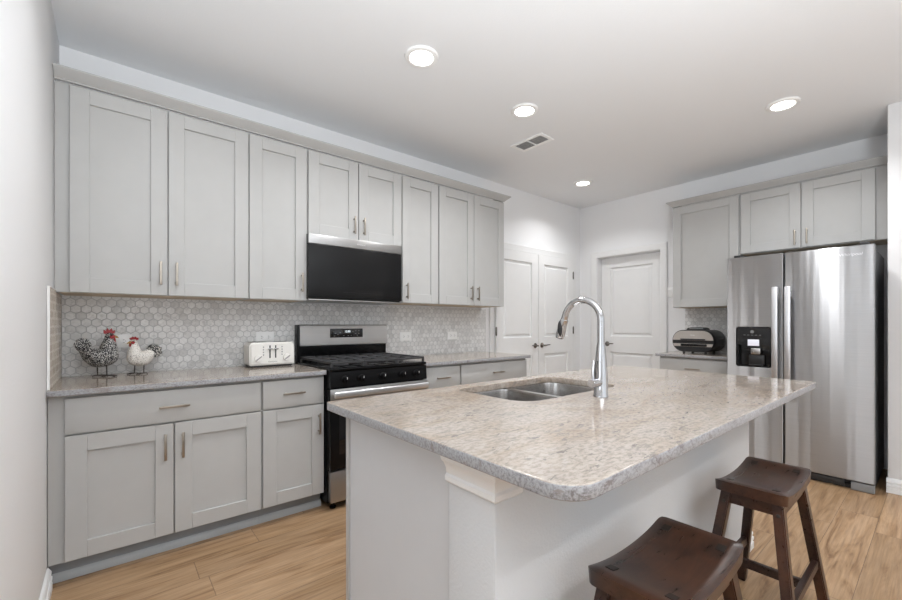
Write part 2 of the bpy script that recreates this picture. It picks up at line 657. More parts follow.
def baseboard(name, p, q, nrm, label):
    """profiled board along p->q (xy), nrm = outward side"""
    prof = [(0, 0), (0.018, 0), (0.018, 0.034), (0.014, 0.037), (0.014, 0.042), (0.018, 0.046), (0.018, 0.060), (0.013, 0.064), (0.012, 0.070), (0.015, 0.074), (0.015, 0.084), (0.006, 0.100), (0, 0.104)]
    mm = MB()
    mm.loft([[V(e[0] + nrm[0] * d, e[1] + nrm[1] * d, z) for d, z in prof] for e in (p, q)])
    return mm.build(name, 'trim')


struct(baseboard('baseboard_left', (0.001, -1.95), (0.001, -0.605), (1, 0), ''), 'white baseboard on the left wall', 'baseboard')
struct(baseboard('baseboard_right', (4.548, -6.5), (4.548, -2.945), (-1, 0), ''), 'white baseboard right of the refrigerator', 'baseboard')
struct(baseboard('baseboard_back', (5.10, -0.001), (XB, -0.001), (0, -1), ''), 'white baseboard in the corner between the doors', 'baseboard')


def casing(name, x0, x1, ztop, wd, put, label):
    """door casing built facing -y in the xz plane, then moved by put"""
    mm = MB()
    prof = [(0, 0), (wd, 0), (wd, -0.018), (wd * 0.86, -0.024), (wd * 0.6, -0.019), (wd * 0.2, -0.014), (0.006, -0.013), (0, -0.009)]
    path = [(x0, 0.0, -1, 0), (x0, ztop, -1, 1), (x1, ztop, 1, 1), (x1, 0.0, 1, 0)]
    mm.loft([[V(px + ox * d, y, pz + oz * d) for d, y in prof] for (px, pz, ox, oz) in path])
    bmesh.ops.transform(mm.bm, matrix=put, verts=mm.bm.verts[:])
    struct(mm.build(name, 'trim', smooth=20), label, 'door casing')


PUT_A = Matrix.Translation((0, -0.001, 0))
PUT_B = Matrix.Translation((XB - 0.001, 0, 0)) @ Matrix.Rotation(ROT_B, 4, 'Z')
casing('trim_1', 3.515, 5.000, 2.068, 0.078, PUT_A, 'white casing around the double pantry doors')
casing('trim_2', -D3[1] - 0.006, -D3[0] + 0.006, D3[2] + 0.004, 0.078, PUT_B, 'white casing around the door beside the refrigerator wall')


def panel_door(name, w_, h_, t, panels, put, label):
    """slab whose front (-y) carries raised panels; local x 0..w, z 0..h"""
    mm = MB()
    st = panels[0][0]
    x0, x1 = panels[0][0], panels[0][1]
    mm.box(0, x0, -t, 0, 0, h_)
    mm.box(x1, w_, -t, 0, 0, h_)
    zz = [0] + [v for p in sorted(panels, key=lambda q: q[2]) for v in (p[2], p[3])] + [h_]
    for i in range(0, len(zz), 2):
        mm.box(x0, x1, -t, 0, zz[i], zz[i + 1])
    for (a, b, c, d) in panels:
        rings = []
        for ins, dep in ((0, 0), (0.007, 0.018), (0.024, 0.020), (0.045, 0.006), (0.046, 0.006)):
            rings.append([V(a + ins, -t + dep, c + ins), V(b - ins, -t + dep, c + ins), V(b - ins, -t + dep, d - ins), V(a + ins, -t + dep, d - ins)])
        mm.loft(rings, cap=False)
        mm.bm.faces.new([mm.bm.verts.new(q) for q in rings[-1]])
    bmesh.ops.remove_doubles(mm.bm, verts=mm.bm.verts[:], dist=1e-5)
    bmesh.ops.transform(mm.bm, matrix=put, verts=mm.bm.verts[:])
    return struct(mm.build(name, 'trim', smooth=15), label, 'door')


def lever(parent, put, sgn):
    mm = MB()
    mm.lathe([(0.031, 0.0), (0.031, -0.006), (0.026, -0.011), (0.012, -0.013), (0.011, -0.048), (0.0, -0.048)], axis='y', seg=24)
    mm.tube([(0, -0.045, 0), (sgn * 0.02, -0.050, 0.001), (sgn * 0.055, -0.050, 0.005), (sgn * 0.105, -0.045, 0.006)], [0.011, 0.010, 0.008, 0.007], 10)
    bmesh.ops.transform(mm.bm, matrix=put, verts=mm.bm.verts[:])
    o = mm.build('door_handle', 'bronze', parent)
    o['label'] = 'dark nickel lever handle'


def hinge(parent, put):
    mm = MB()
    mm.lathe([(0.006, -0.05), (0.007, -0.045), (0.007, 0.045), (0.006, 0.05)], seg=10)
    mm.box(-0.012, 0.012, 0.0, 0.004, -0.045, 0.045)
    bmesh.ops.transform(mm.bm, matrix=put, verts=mm.bm.verts[:])
    mm.build('hinge', 'bronze', parent)


T = Matrix.Translation
d1 = panel_door('door_1', 0.732, 2.055, 0.034, [(0.115, 0.617, 0.25, 0.835), (0.115, 0.617, 1.045, 1.945)], T((3.518, -0.002, 0.008)),
                'left leaf of the white double pantry doors')
d2 = panel_door('door_2', 0.732, 2.055, 0.034, [(0.115, 0.617, 0.25, 0.835), (0.115, 0.617, 1.045, 1.945)], T((4.256, -0.002, 0.008)),
                'right leaf of the white double pantry doors')
lever(d1, T((4.19, -0.037, 0.95)), -1)
lever(d2, T((4.318, -0.037, 0.95)), 1)
for z in (0.25, 1.13, 1.86):
    hinge(d1, T((3.514, -0.040, z)))
    hinge(d2, T((4.990, -0.040, z)))
d3 = panel_door('door_3', 0.80, 2.07, 0.036, [(0.125, 0.675, 0.25, 0.835), (0.125, 0.675, 1.045, 1.945)],
                T((XB + 0.14, D3[1] - 0.005, 0.008)) @ Matrix.Rotation(ROT_B, 4, 'Z'), 'white two panel door recessed left of the refrigerator wall')
lever(d3, T((XB + 0.102, -0.35, 0.95)) @ Matrix.Rotation(ROT_B, 4, 'Z'), 1)


# ------------------------------------------------------------------ cabinets
def shaker(w_, h_, st=0.078, t=0.02):
    mm = MB()
    b = 0.0016
    mm.box(0, st, -t, 0, 0, h_, b, 1)
    mm.box(w_ - st, w_, -t, 0, 0, h_, b, 1)
    mm.box(st, w_ - st, -t, 0, 0, st, b, 1)
    mm.box(st, w_ - st, -t, 0, h_ - st, h_, b, 1)
    mm.box(st - 0.004, w_ - st + 0.004, -t + 0.013, -0.002, st - 0.004, h_ - st + 0.004)
    return mm


def pull(parent, x, y, z, vertical, ln=0.135):
    """bar pull with two posts, standing off a front at y"""
    mm = MB()
    h = ln / 2
    if vertical:
        mm.box(x - 0.006, x + 0.006, y - 0.034, y - 0.025, z - h, z + h, 0.002)
        for s in (-1, 1):
            mm.box(x - 0.005, x + 0.005, y - 0.027, y, z + s * 0.048 - 0.005, z + s * 0.048 + 0.005, 0.001)
    else:
        mm.box(x - h, x + h, y - 0.034, y - 0.025, z - 0.006, z + 0.006, 0.002)
        for s in (-1, 1):
            mm.box(x + s * 0.048 - 0.005, x + s * 0.048 + 0.005, y - 0.027, y, z - 0.005, z + 0.005, 0.001)
    return mm.build('handle', 'nickel', parent)


def cabinet(name, label, group, loc, rz, w_, z0, z1, depth, fronts, toe=False, toe_y=None, filler=(0, 0), hollow=False):
    """root at the back left foot; fronts: (kind, x0, x1, z0, z1, handle) in cabinet coordinates"""
    root = thing(name, label, 'cabinet', loc, rz, group)
    fy = -depth
    mm = MB()
    if hollow:
        mm.box(0, 0.018, fy, 0, z0, z1)
        mm.box(w_ - 0.018, w_, fy, 0, z0, z1)
        mm.box(0.018, w_ - 0.018, -0.012, 0, z0, z1)
        mm.box(0.018, w_ - 0.018, fy, -0.012, z0, z0 + 0.018)
        mm.box(0.018, w_ - 0.018, fy, fy + 0.018, z1 - 0.03, z1)
    else:
        mm.box(0, w_, fy, 0, z0, z1, 0.0008, 1)
    mm.build('carcass', 'cab', root)
    if z0 > 1.0:
        u = MB()
        u.box(0.018, w_ - 0.018, fy + 0.02, -0.01, z0 - 0.003, z0 - 0.0005)
        o = u.build('underside', 'caploy', root)
        o['label'] = 'bare pale wood underside'
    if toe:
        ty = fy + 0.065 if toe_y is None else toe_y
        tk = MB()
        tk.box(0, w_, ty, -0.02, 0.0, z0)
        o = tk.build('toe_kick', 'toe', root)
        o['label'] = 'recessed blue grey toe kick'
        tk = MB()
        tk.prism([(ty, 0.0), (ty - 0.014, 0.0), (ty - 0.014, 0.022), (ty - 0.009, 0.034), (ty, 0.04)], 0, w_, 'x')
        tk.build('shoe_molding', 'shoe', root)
    for (kind, a, b, c, d, hd) in fronts:
        if kind == 'door':
            g = shaker(b - a, d - c)
        else:
            g = MB()
            g.box(0, b - a, -0.02, 0, 0, d - c, 0.003)
        bmesh.ops.translate(g.bm, vec=(a, fy - 0.001, c), verts=g.bm.verts[:])
        o = g.build(kind, 'cab', root)
        if hd:
            hx, hz, vert = hd
            h_ = pull(o, hx, fy - 0.021, hz, vert)
            h_['label'] = 'nickel bar pull'
    return root


UD = 0.310            # wall cabinet box depth (doors add 2 cm)
ZU0, ZU1 = 1.380, 2.462
UG = 'grey wall cabinets over the range counter'


def X_(root_x, pairs):
    return [(k, a - root_x, b - root_x, c, d, (h[0] - root_x, h[1], h[2]) if h else None) for (k, a, b, c, d, h) in pairs]


zd0, zd1 = 1.380, 2.452
cabinet('wall_cabinet', 'wide grey two door wall cabinet above the chicken figurines, against the left wall', UG, (0.002, -0.001, 0), 0, 0.911, ZU0, ZU1, UD,
        X_(0.002, [('door', 0.060, 0.4765, zd0, zd1, (0.444, 1.505, True)), ('door', 0.483, 0.910, zd0, zd1, (0.521, 1.505, True))]))
cabinet('wall_cabinet', 'narrow grey one door wall cabinet above the white toaster, left of the microwave', UG, (0.9145, -0.001, 0), 0, 0.3805, ZU0, ZU1, UD,
        X_(0.9145, [('door', 0.9175, 1.291, zd0, zd1, (1.254, 1.505, True))]))
cabinet('wall_cabinet', 'short grey two door wall cabinet directly above the microwave', UG, (1.2965, -0.001, 0), 0, 0.792, 1.853, ZU1, UD,
        X_(1.2965, [('door', 1.304, 1.690, 1.858, zd1, (1.652, 1.965, True)), ('door', 1.697, 2.084, 1.858, zd1, (1.733, 1.965, True))]))
cabinet('wall_cabinet', 'narrow grey one door wall cabinet right of the microwave', UG, (2.0900, -0.001, 0), 0, 0.387, ZU0 + .012, ZU1, UD,
        X_(2.0900, [('door', 2.094, 2.470, zd0 + .012, zd1, (2.13, 1.49, True))]))
cabinet('wall_cabinet', 'grey two door wall cabinet at the right end, nearest the pantry doors', UG, (2.4785, -0.001, 0), 0, 0.8465, ZU0 + .012, ZU1, UD,
        X_(2.4785, [('door', 2.484, 2.902, zd0 + .012, zd1, (2.862, 1.505, True)), ('door', 2.908, 3.322, zd0 + .012, zd1, (2.948, 1.505, True))]))

BD = 0.598
BG = 'grey base cabinets along the range wall'
zb0, zb1, zr0, zr1 = 0.112, 0.692, 0.700, 0.868
cabinet('base_cabinet', 'wide grey base cabinet with two doors under one long drawer, against the left wall', BG, (0.002, -0.001, 0), 0, 0.914, 0.105, 0.883, BD,
        X_(0.002, [('drawer', 0.060, 0.911, zr0, zr1, (0.482, 0.784, False)), ('door', 0.060, 0.478, zb0, zb1, (0.442, 0.577, True)),
                   ('door', 0.485, 0.911, zb0, zb1, (0.519, 0.577, True))]), toe=True, toe_y=-0.540)
cabinet('base_cabinet', 'narrow grey base cabinet with one door and drawer, left of the range', BG, (0.9175, -0.001, 0), 0, 0.3865, 0.105, 0.883, BD,
        X_(0.9175, [('drawer', 0.923, 1.297, zr0, zr1, (1.10, 0.786, False)), ('door', 0.923, 1.297, zb0, zb1, (1.262, 0.572, True))]), toe=True, toe_y=-0.540)
cabinet('base_cabinet', 'narrow grey base cabinet with one drawer, right of the range', BG, (2.0865, -0.001, 0), 0, 0.398, 0.105, 0.883, BD,
        X_(2.0865, [('drawer', 2.096, 2.476, zr0, zr1, (2.286, 0.780, False)), ('door', 2.096, 2.476, zb0, zb1, (2.135, 0.577, True))]), toe=True, toe_y=-0.540)
cabinet('base_cabinet', 'wide grey base cabinet at the right end of the range wall, beside the pantry doors', BG, (2.4865, -0.001, 0), 0, 0.8500, 0.105, 0.883, BD,
        X_(2.4865, [('drawer', 2.494, 3.334, zr0, zr1, (2.925, 0.780, False)), ('door', 2.494, 2.912, zb0, zb1, (2.874, 0.577, True)),
                    ('door', 2.918, 3.334, zb0, zb1, (2.956, 0.577, True))]), toe=True, toe_y=-0.540)

FG = 'grey cabinets on the refrigerator wall'
YB0 = -1.346
cabinet('wall_cabinet', 'tall grey one door wall cabinet above the indoor grill, left of the refrigerator', FG, (XB - 0.001, YB0, 0), ROT_B, 0.609, 1.388, ZU1, UD,
        [('door', 0.004, 0.602, 1.390, zd1, (0.57, 1.505, True))])
cabinet('wall_cabinet', 'grey two door wall cabinet directly above the refrigerator', FG, (XB - 0.001, YB0 - 0.610, 0), ROT_B, 0.980, 1.880, ZU1, UD,
        [('door', 0.008, 0.452, 1.885, zd1, (0.415, 1.975, True)), ('door', 0.460, 0.908, 1.885, zd1, (0.497, 1.975, True))])
cabinet('base_cabinet', 'grey base cabinet with a drawer under the indoor grill, beside the refrigerator', FG, (XB - 0.001, -1.33, 0), ROT_B, 0.645, 0.105, 0.883, BD,
        [('drawer', 0.006, 0.638, zr0, zr1, (0.322, 0.775, False)), ('door', 0.006, 0.318, zb0, zb1, (0.28, 0.577, True)),
         ('door', 0.325, 0.638, zb0, zb1, (0.362, 0.577, True))], toe=True, toe_y=-0.540)


def crown(name, label, path):
    """path: (x, y, outward x, outward y) along the front top edge of the boxes"""
    prof = [(-0.012, 2.4625), (0.003, 2.4625), (0.003, 2.469), (0.007, 2.471), (0.046, 2.505), (0.050, 2.509), (0.050, 2.516), (-0.012, 2.516)]
    mm = MB()
    mm.loft([[V(x + ox * d, y + oy * d, z) for d, z in prof] for (x, y, ox, oy) in path])
    tag(mm.build(name, 'cab', smooth=20), label, 'crown molding')


yc = -0.333
crown('crown_molding', 'grey crown molding along the tops of the range wall cabinets',
      [(0.002, yc, 0, -1), (3.325, yc, 1, -1), (3.325, -0.002, 1, 0)])
xc = XB - 0.333
crown('crown_molding', 'grey crown molding along the tops of the refrigerator wall cabinets',
      [(xc, -2.946, -1, 0), (xc, YB0, -1, 1), (XB - 0.002, YB0, 0, 1)])


# ------------------------------------------------------------------ counters and backsplash
SX0, SX1, SY0, SY1 = 1.442, 2.166, -2.196, -1.766      # sink cutout in the island top

def slab_obj(name, label, loops, ztop, thick=0.030, bev=0.004):
    me = slab_with_holes(loops, thick, bev)
    me.transform(T((0, 0, ztop - thick / 2)))
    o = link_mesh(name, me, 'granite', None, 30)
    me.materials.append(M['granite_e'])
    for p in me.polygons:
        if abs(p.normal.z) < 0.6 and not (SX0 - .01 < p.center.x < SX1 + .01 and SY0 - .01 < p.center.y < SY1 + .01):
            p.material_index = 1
    return tag(o, label, 'countertop')


slab_obj('countertop', 'cream granite countertop under the chicken figurines and toaster, left of the range',
         [[(0.002, -0.002), (0.002, -0.648), (1.303, -0.648), (1.303, -0.002)]], 0.914)
slab_obj('countertop', 'cream granite countertop right of the range, ending at the pantry doors',
         [[(2.088, -0.002), (2.088, -0.648), (3.3585, -0.648), (3.3585, -0.002)]], 0.914)
slab_obj('countertop', 'cream granite countertop under the indoor grill, beside the refrigerator',
         [[(XB - 0.002, -1.305), (4.552, -1.305), (4.552, -1.976), (XB - 0.002, -1.976)]], 0.914)

m = MB()
m.box(0.010, 3.380, -0.009, -0.0015, 0.9145, 1.3765)
m.box(1.31, 2.085, -0.009, -0.0015, 0.5, 0.9144)
tag(m.build('backsplash', 'tile', smooth=0), 'white marble hexagon tile backsplash behind the range', 'backsplash')
m = MB()
m.box(0.0015, 0.009, -0.612, -0.0105, 0.9145, 1.3765)
m.box(0.0015, 0.009, -0.612, -0.332, 1.3766, 1.386)
o = m.build('side_splash', 'tile_s', smooth=0)
tag(o, 'narrow beige tile splash on the left wall beside the chicken figurines', 'backsplash')
m = MB()
m.box(0.0015, 0.011, -0.620, -0.6125, 0.9145, 1.388)
m.box(0.0015, 0.011, -0.620, -0.332, 1.3865, 1.390)
e_ = m.build('edge_strip', 'plate', o, 0)
e_['label'] = 'white metal edge strip'
m = MB()
m.box(XB - 0.009, XB - 0.0015, -1.976, -1.350, 0.9145, 1.3845)
tag(m.build('backsplash', 'tile_r', smooth=0), 'small white hexagon tile backsplash behind the indoor grill', 'backsplash')


def outlet(label, cx, cz, gang=1, rz=0, loc=None):
    w2 = 0.062
    root = thing('wall_outlet', label, 'outlet', loc or (cx, -0.0095, cz), rz, 'white outlets on the tile backsplash')
    mm = MB()
    mm.box(-w2, w2, -0.006, 0, -0.040, 0.040, 0.002)
    mm.build('cover_plate', 'plate', root)
    for s in (-1, 1):
        q = MB()
        q.box(s * 0.024 - 0.017, s * 0.024 + 0.017, -0.008, -0.006, -0.017, 0.017, 0.0008)
        so = q.build('socket', 'plate', root)
        q = MB()
        for dz in (-0.007, 0.007):
            q.box(s * 0.024 - 0.006, s * 0.024 + 0.003, -0.0084, -0.008, dz - 0.0014, dz + 0.0014)
        q.box(s * 0.024 + 0.006, s * 0.024 + 0.010, -0.0084, -0.008, -0.002, 0.002)
        q.build('slots', 'slot', so, 0)
    return root


outlet('white outlet partly hidden behind the black speckled rooster figurine', 0.262, 1.110)
outlet('white outlet just above the toaster', 1.100, 1.117)
outlet('white outlet nearest the right side of the range', 2.335, 1.098)
outlet('white outlet nearest the pantry doors', 2.900, 1.096)
sw = thing('light_switch', 'white light switch on the wall right of the door, beside the tall cabinet', 'switch', (XB - 0.0005, -1.185, 1.58), ROT_B)
m = MB()
m.box(-0.035, 0.035, -0.006, 0, -0.057, 0.057, 0.002)
m.build('cover_plate', 'plate', sw)
m = MB()
m.prism([(-0.006, -0.03), (-0.012, 0.03), (-0.006, 0.033)], -0.016, 0.016, 'x')
m.build('rocker', 'plate', sw)

# ------------------------------------------------------------------ range
RX0, RX1 = 1.312, 2.080
rg = thing('gas_range', 'stainless and black gas range between the base cabinets', 'range', ((RX0 + RX1) / 2, -0.012, 0))
RW = (RX1 - RX0) / 2
FY = -0.66


def rpart(mm, name, mat, parent=None, smooth=35):
    return mm.build(name, mat, parent or rg, smooth)


m = MB()
m.box(-RW, RW, FY + 0.03, 0, 0.04, 0.905, 0.002)
rpart(m, 'body', 'black')
m = MB()
m.box(-RW - 0.002, RW + 0.002, FY - 0.01, -0.075, 0.9055, 0.926, 0.004)
rpart(m, 'cooktop', 'black')
m = MB()
m.box(-RW, RW, -0.075, -0.004, 0.9055, 1.207, 0.004)
bg = rpart(m, 'backguard', 'black')
m = MB()
m.prism([(-0.076, 1.040), (-0.092, 1.048), (-0.090, 1.196), (-0.084, 1.206), (-0.076, 1.208)], -RW + 0.012, RW, 'x')
fp = rpart(m, 'fascia', 'steelx', bg)
fp['label'] = 'brushed steel fascia'
m = MB()
m.box(-0.135, 0.150, -0.094, -0.0915, 1.105, 1.176, 0.001)
dp = rpart(m, 'control_display', 'glass', bg)
dp['label'] = 'black touch control strip with a lit clock'
text_mesh('12:00', 0.022, 'digit', bg, T((0.012, -0.0945, 1.152)) @ FRONT, 'clock_digits')
for (x, z) in ((-0.09, 1.14), (-0.07, 1.13), (-0.05, 1.145), (-0.1, 1.118), (-0.02, 1.12), (0.02, 1.118), (0.045, 1.12), (0.06, 1.15),
               (0.085, 1.158), (0.115, 1.158), (0.085, 1.136), (0.115, 1.136), (0.10, 1.12)):
    m = MB()
    m.box(x - 0.006, x + 0.006, -0.0946, -0.0938, z - 0.002, z + 0.002)
    rpart(m, 'key', 'grey', bg, 0)
# control panel, knobs
m = MB()
m.prism([(FY + 0.03, 0.795), (FY - 0.012, 0.795), (FY - 0.018, 0.80), (FY - 0.010, 0.900), (FY + 0.03, 0.9045)], -RW, RW, 'x')
cp = rpart(m, 'control_panel', 'black')
for kx in (-0.285, -0.165, 0.0, 0.165, 0.285):
    m = MB()
    m.lathe([(0.026, 0.0), (0.026, -0.006), (0.021, -0.010), (0.019, -0.030), (0.017, -0.033), (0, -0.033)], (kx, FY - 0.0155, 0.848), 20, 'y')
    m.box(kx - 0.004, kx + 0.004, FY - 0.056, FY - 0.040, 0.832, 0.868, 0.001)
    kb = rpart(m, 'knob', 'black', cp)
    m = MB()
    m.box(kx - 0.0012, kx + 0.0012, FY - 0.0575, FY - 0.0561, 0.852, 0.866)
    rpart(m, 'pointer', 'plate', kb, 0)
# oven door
m = MB()
m.box(-RW, RW, FY - 0.016, FY + 0.029, 0.262, 0.788, 0.004)
od = rpart(m, 'oven_door', 'black')
m = MB()
m.box(-RW + 0.06, RW - 0.06, FY - 0.0185, FY - 0.0165, 0.36, 0.66, 0.001)
rpart(m, 'oven_window', 'glass', od)
m = MB()
m.box(-RW, RW, FY - 0.020, FY - 0.0165, 0.715, 0.789, 0.001)
rpart(m, 'top_rail', 'steelx', od)
m = MB()
m.box(-RW + 0.01, RW - 0.01, FY - 0.066, FY - 0.046, 0.735, 0.777, 0.009, 3)
for s in (-1, 1):
    m.box(s * (RW - 0.05) - 0.014, s * (RW - 0.05) + 0.014, FY - 0.05, FY - 0.018, 0.742, 0.770, 0.003)
h_ = rpart(m, 'handle', 'handle', od)
h_['label'] = 'wide satin steel door handle'
m = MB()
m.box(-RW + 0.004, RW - 0.004, FY - 0.014, FY + 0.028, 0.052, 0.252, 0.004)
dr = rpart(m, 'storage_drawer', 'steelx')
dr['label'] = 'stainless lower storage drawer'
for s in (-1, 1):
    for yy in (FY + 0.04, -0.06):
        m = MB()
        m.lathe([(0.020, 0.0), (0.022, 0.012), (0.012, 0.018), (0.012, 0.0395)], (s * (RW - 0.04), yy, 0.0), 16)
        rpart(m, 'foot', 'black')
# burners and grates
for (bx, by, br) in ((-0.23, -0.20, 0.040), (-0.23, -0.48, 0.050), (0.0, -0.34, 0.045), (0.23, -0.20, 0.040), (0.23, -0.48, 0.050)):
    m = MB()
    m.lathe([(br * 1.2, 0.9262), (br * 1.2, 0.932), (br, 0.936), (br, 0.944), (br * 0.8, 0.947), (0, 0.947)], (bx, by, 0), 24)
    rpart(m, 'burner', 'iron')
for (gx0, gx1) in ((-RW + 0.012, -0.132), (-0.128, 0.128), (0.132, RW - 0.012)):
    m = MB()
    y0, y1, zt = FY + 0.005, -0.090, 0.966
    b = 0.007
    for yy in (y0, y1, (y0 + y1) / 2):
        m.box(gx0, gx1, yy - b, yy + b, zt - 0.016, zt, 0.003)
    for xx in (gx0 + b, gx1 - b, (gx0 + gx1) / 2):
        m.box(xx - b, xx + b, y0, y1, zt - 0.016, zt, 0.003)
    for yy in ((y0 * 3 + y1) / 4, (y0 + y1 * 3) / 4):
        m.box(gx0, gx1, yy - b * .8, yy + b * .8, zt - 0.014, zt - 0.001, 0.003)
    for xx in (gx0 + b, gx1 - b):
        for yy in (y0, y1):
            m.box(xx - b, xx + b, yy - b, yy + b, 0.9265, zt - 0.01)
    g_ = rpart(m, 'grate', 'iron')
    g_['label'] = 'cast iron cooking grate'

# ------------------------------------------------------------------ microwave
mw = thing('microwave', 'black over the range microwave with a stainless top strip', 'microwave', (1.672, -0.003, 1.387))
MWW = 0.383
m = MB()
m.box(-MWW, MWW, -0.345, 0, 0.004, 0.464, 0.002)
m.build('body', 'black', mw)
m = MB()
m.box(-MWW, MWW, -0.372, -0.346, 0.012, 0.393, 0.003)
dm = m.build('door', 'mwglass', mw)
dm['label'] = 'smoked black glass door with touch keys along the bottom'
m = MB()
for i in range(14):
    x = -0.12 + i * 0.024
    m.box(x, x + 0.010, -0.3726, -0.3719, 0.060, 0.0635)
    if i % 2:
        m.box(x, x + 0.006, -0.3726, -0.3719, 0.050, 0.0525)
    if i > 3:
        m.box(x + 0.002, x + 0.008, -0.3726, -0.3719, 0.075, 0.079)
m.build('touch_keys', 'dark', dm, 0)
m = MB()
m.box(-MWW, MWW, -0.374, -0.346, 0.396, 0.464, 0.003)
ts = m.build('top_strip', 'steelx', mw)
ts['label'] = 'brushed stainless strip with the maker mark'
text_mesh('Whirlpool', 0.017, 'logo', ts, T((0.02, -0.3745, 0.428)) @ FRONT)
m = MB()
m.box(-MWW, MWW, -0.370, -0.02, -0.004, 0.0035, 0.001)
m.build('vent_underside', 'steelx', mw)

# ------------------------------------------------------------------ refrigerator (facing -x)
fr = thing('refrigerator', 'stainless side by side refrigerator with a water dispenser in the left door', 'refrigerator', (5.150, -1.992, 0), ROT_B)
FW = 0.908
FD = 5.150 - 4.385      # front of doors
m = MB()
m.box(0.006, FW - 0.006, -FD + 0.078, 0, 0.03, 1.760, 0.004)
m.build('body', 'darksteel', fr)
m = MB()
m.box(0.03, FW - 0.03, -FD + 0.05, -0.05, 0.0, 0.0295)
m.build('base', 'dark', fr)


def fdoor(x0, x1, hole=None):
    mm = MB()
    if hole is None:
        mm.box(x0, x1, -FD, -FD + 0.072, 0.070, 1.786, 0.010, 3)
        return mm
    me = slab_with_holes([rrect(x0, x1, 0.070, 1.786, 0.006), rrect(*hole, 0.018)], 0.072, 0.006)
    me.transform(T((0, -FD + 0.036, 0)) @ FRONT)
    mm.bm.from_mesh(me)
    return mm


DX0, DX1, DZ0, DZ1 = 0.070, 0.314, 0.852, 1.188
fl = fdoor(0.002, 0.393, (DX0, DX1, DZ0, DZ1)).build('door', 'steel', fr)
fl['label'] = 'narrow freezer door with the dispenser'
frd = fdoor(0.400, FW).build('door', 'steel', fr)
frd['label'] = 'wide plain refrigerator door'
m = MB()
pts = rrect(DX0 + 0.001, DX1 - 0.001, DZ0 + 0.001, DZ1 - 0.001, 0.017)
inn = rrect(DX0 + 0.012, DX1 - 0.012, DZ0 + 0.012, DZ0 + 0.185, 0.010)
me = slab_with_holes([pts, inn], 0.012, 0.001)
me.transform(T((0, -FD + 0.004, 0)) @ FRONT)
m.bm.from_mesh(me)
m.box(DX0 + 0.004, DX1 - 0.004, -FD + 0.055, -FD + 0.062, DZ0 + 0.004, DZ1 - 0.004)
dsp = m.build('dispenser', 'glass', fl)
dsp['label'] = 'black ice and water dispenser'
# sub parts must stay at depth three: they hang on the door
m = MB()
m.box(0.155, 0.235, -FD - 0.0035, -FD - 0.0022, 1.030, 1.083, 0.0005)
m.build('dispenser_display', 'display', fl)
m = MB()
m.box(0.172, 0.238, -FD + 0.012, -FD + 0.03, 0.958, 1.010, 0.004)
m.build('paddle', 'tmetal', fl)
m = MB()
m.box(0.155, 0.262, -FD + 0.03, -FD + 0.054, 0.868, 0.952, 0.004)
m.box(0.16, 0.255, -FD + 0.0, -FD + 0.03, 0.866, 0.872, 0.002)
m.build('drip_tray', 'dark', fl)
for i in range(5):
    m = MB()
    m.box(0.125 + i * 0.027, 0.139 + i * 0.027, -FD - 0.0028, -FD - 0.0021, 1.118, 1.122)
    m.build('key', 'grey', fl, 0)
m = MB()
m.lathe([(0.014, -0.0008), (0.014, 0), (0.0, 0)], (0.186, -FD - 0.0021, 1.148), 16, 'y')
m.build('indicator', 'grey', fl, 0)
text_mesh('Whirlpool', 0.030, 'logo', frd, T((0.782, -FD - 0.0006, 1.722)) @ FRONT, font_shear=0.15)
for (dd, hx) in ((fl, 0.3475), (frd, 0.428)):
    m = MB()
    m.box(hx - 0.020, hx + 0.020, -FD - 0.060, -FD - 0.042, 0.665, 1.512, 0.007, 3)
    for hz in (0.73, 1.45):
        m.box(hx - 0.012, hx + 0.012, -FD - 0.044, -FD + 0.001, hz - 0.02, hz + 0.02, 0.004)
    m.build('handle', 'handle', dd)
m = MB()
m.box(0.02, FW - 0.16, -FD + 0.03, -FD + 0.047, 0.012, 0.060, 0.003)
m.build('kick_grille', 'dark', fr)
for x in (0.05, FW - 0.08):
    m = MB()
    m.box(x, x + 0.05, -FD + 0.01, -FD + 0.12, 1.788, 1.806, 0.004)
    m.build('hinge_cover', 'dark', fr)
m = MB()
m.box(FW - 0.125, FW - 0.002, -FD + 0.008, -FD + 0.046, 0.003, 0.062, 0.006)
m.build('foot_cover', 'grey', fr)

# ------------------------------------------------------------------ island
IX0, IX1, IY0, IY1 = 0.866, 3.057, -1.685, -2.790
WX0, WX1, WY0, WY1 = 0.925, 2.895, -2.360, -2.535
isl = thing('kitchen_island', 'white and grey kitchen island base carrying the granite top', 'kitchen island', (1.9, -2.1, 0))
IO = T((-1.9, 2.1, 0))


def ipart(mm, name, mat, parent=None, smooth=35):
    if parent is None or parent == isl:
        bmesh.ops.transform(mm.bm, matrix=IO, verts=mm.bm.verts[:])
        return mm.build(name, mat, isl, smooth)
    bmesh.ops.transform(mm.bm, matrix=IO, verts=mm.bm.verts[:])
    return mm.build(name, mat, parent, smooth)


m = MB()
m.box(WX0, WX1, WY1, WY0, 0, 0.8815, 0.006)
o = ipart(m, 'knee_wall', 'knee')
o['label'] = 'textured white knee wall facing the stools'
m = MB()
CX0, CX1, CY0, CY1 = 0.944, 2.875, -1.715, -2.359     # cabinet box, front towards the range
m.box(CX0, CX0 + 0.018, CY1, CY0, 0, 0.8815)
o = ipart(m, 'end_panel', 'panel')
o['label'] = 'smooth grey end panel'
m = MB()
m.box(CX0 - 0.008, CX0 + 0.02, CY0 - 0.02, CY0 + 0.004, 0, 0.8815, 0.001)
ipart(m, 'edge_strip', 'cab', o)
m = MB()
m.box(CX1 - 0.018, CX1, CY1, CY0, 0, 0.8815)
ipart(m, 'end_panel', 'cab')
m = MB()
m.box(CX0 + 0.019, CX1 - 0.019, CY0 - 0.018, CY0, 0.105, 0.8815)
m.box(CX0 + 0.019, CX1 - 0.019, CY1, CY0 - 0.019, 0.105, 0.125)
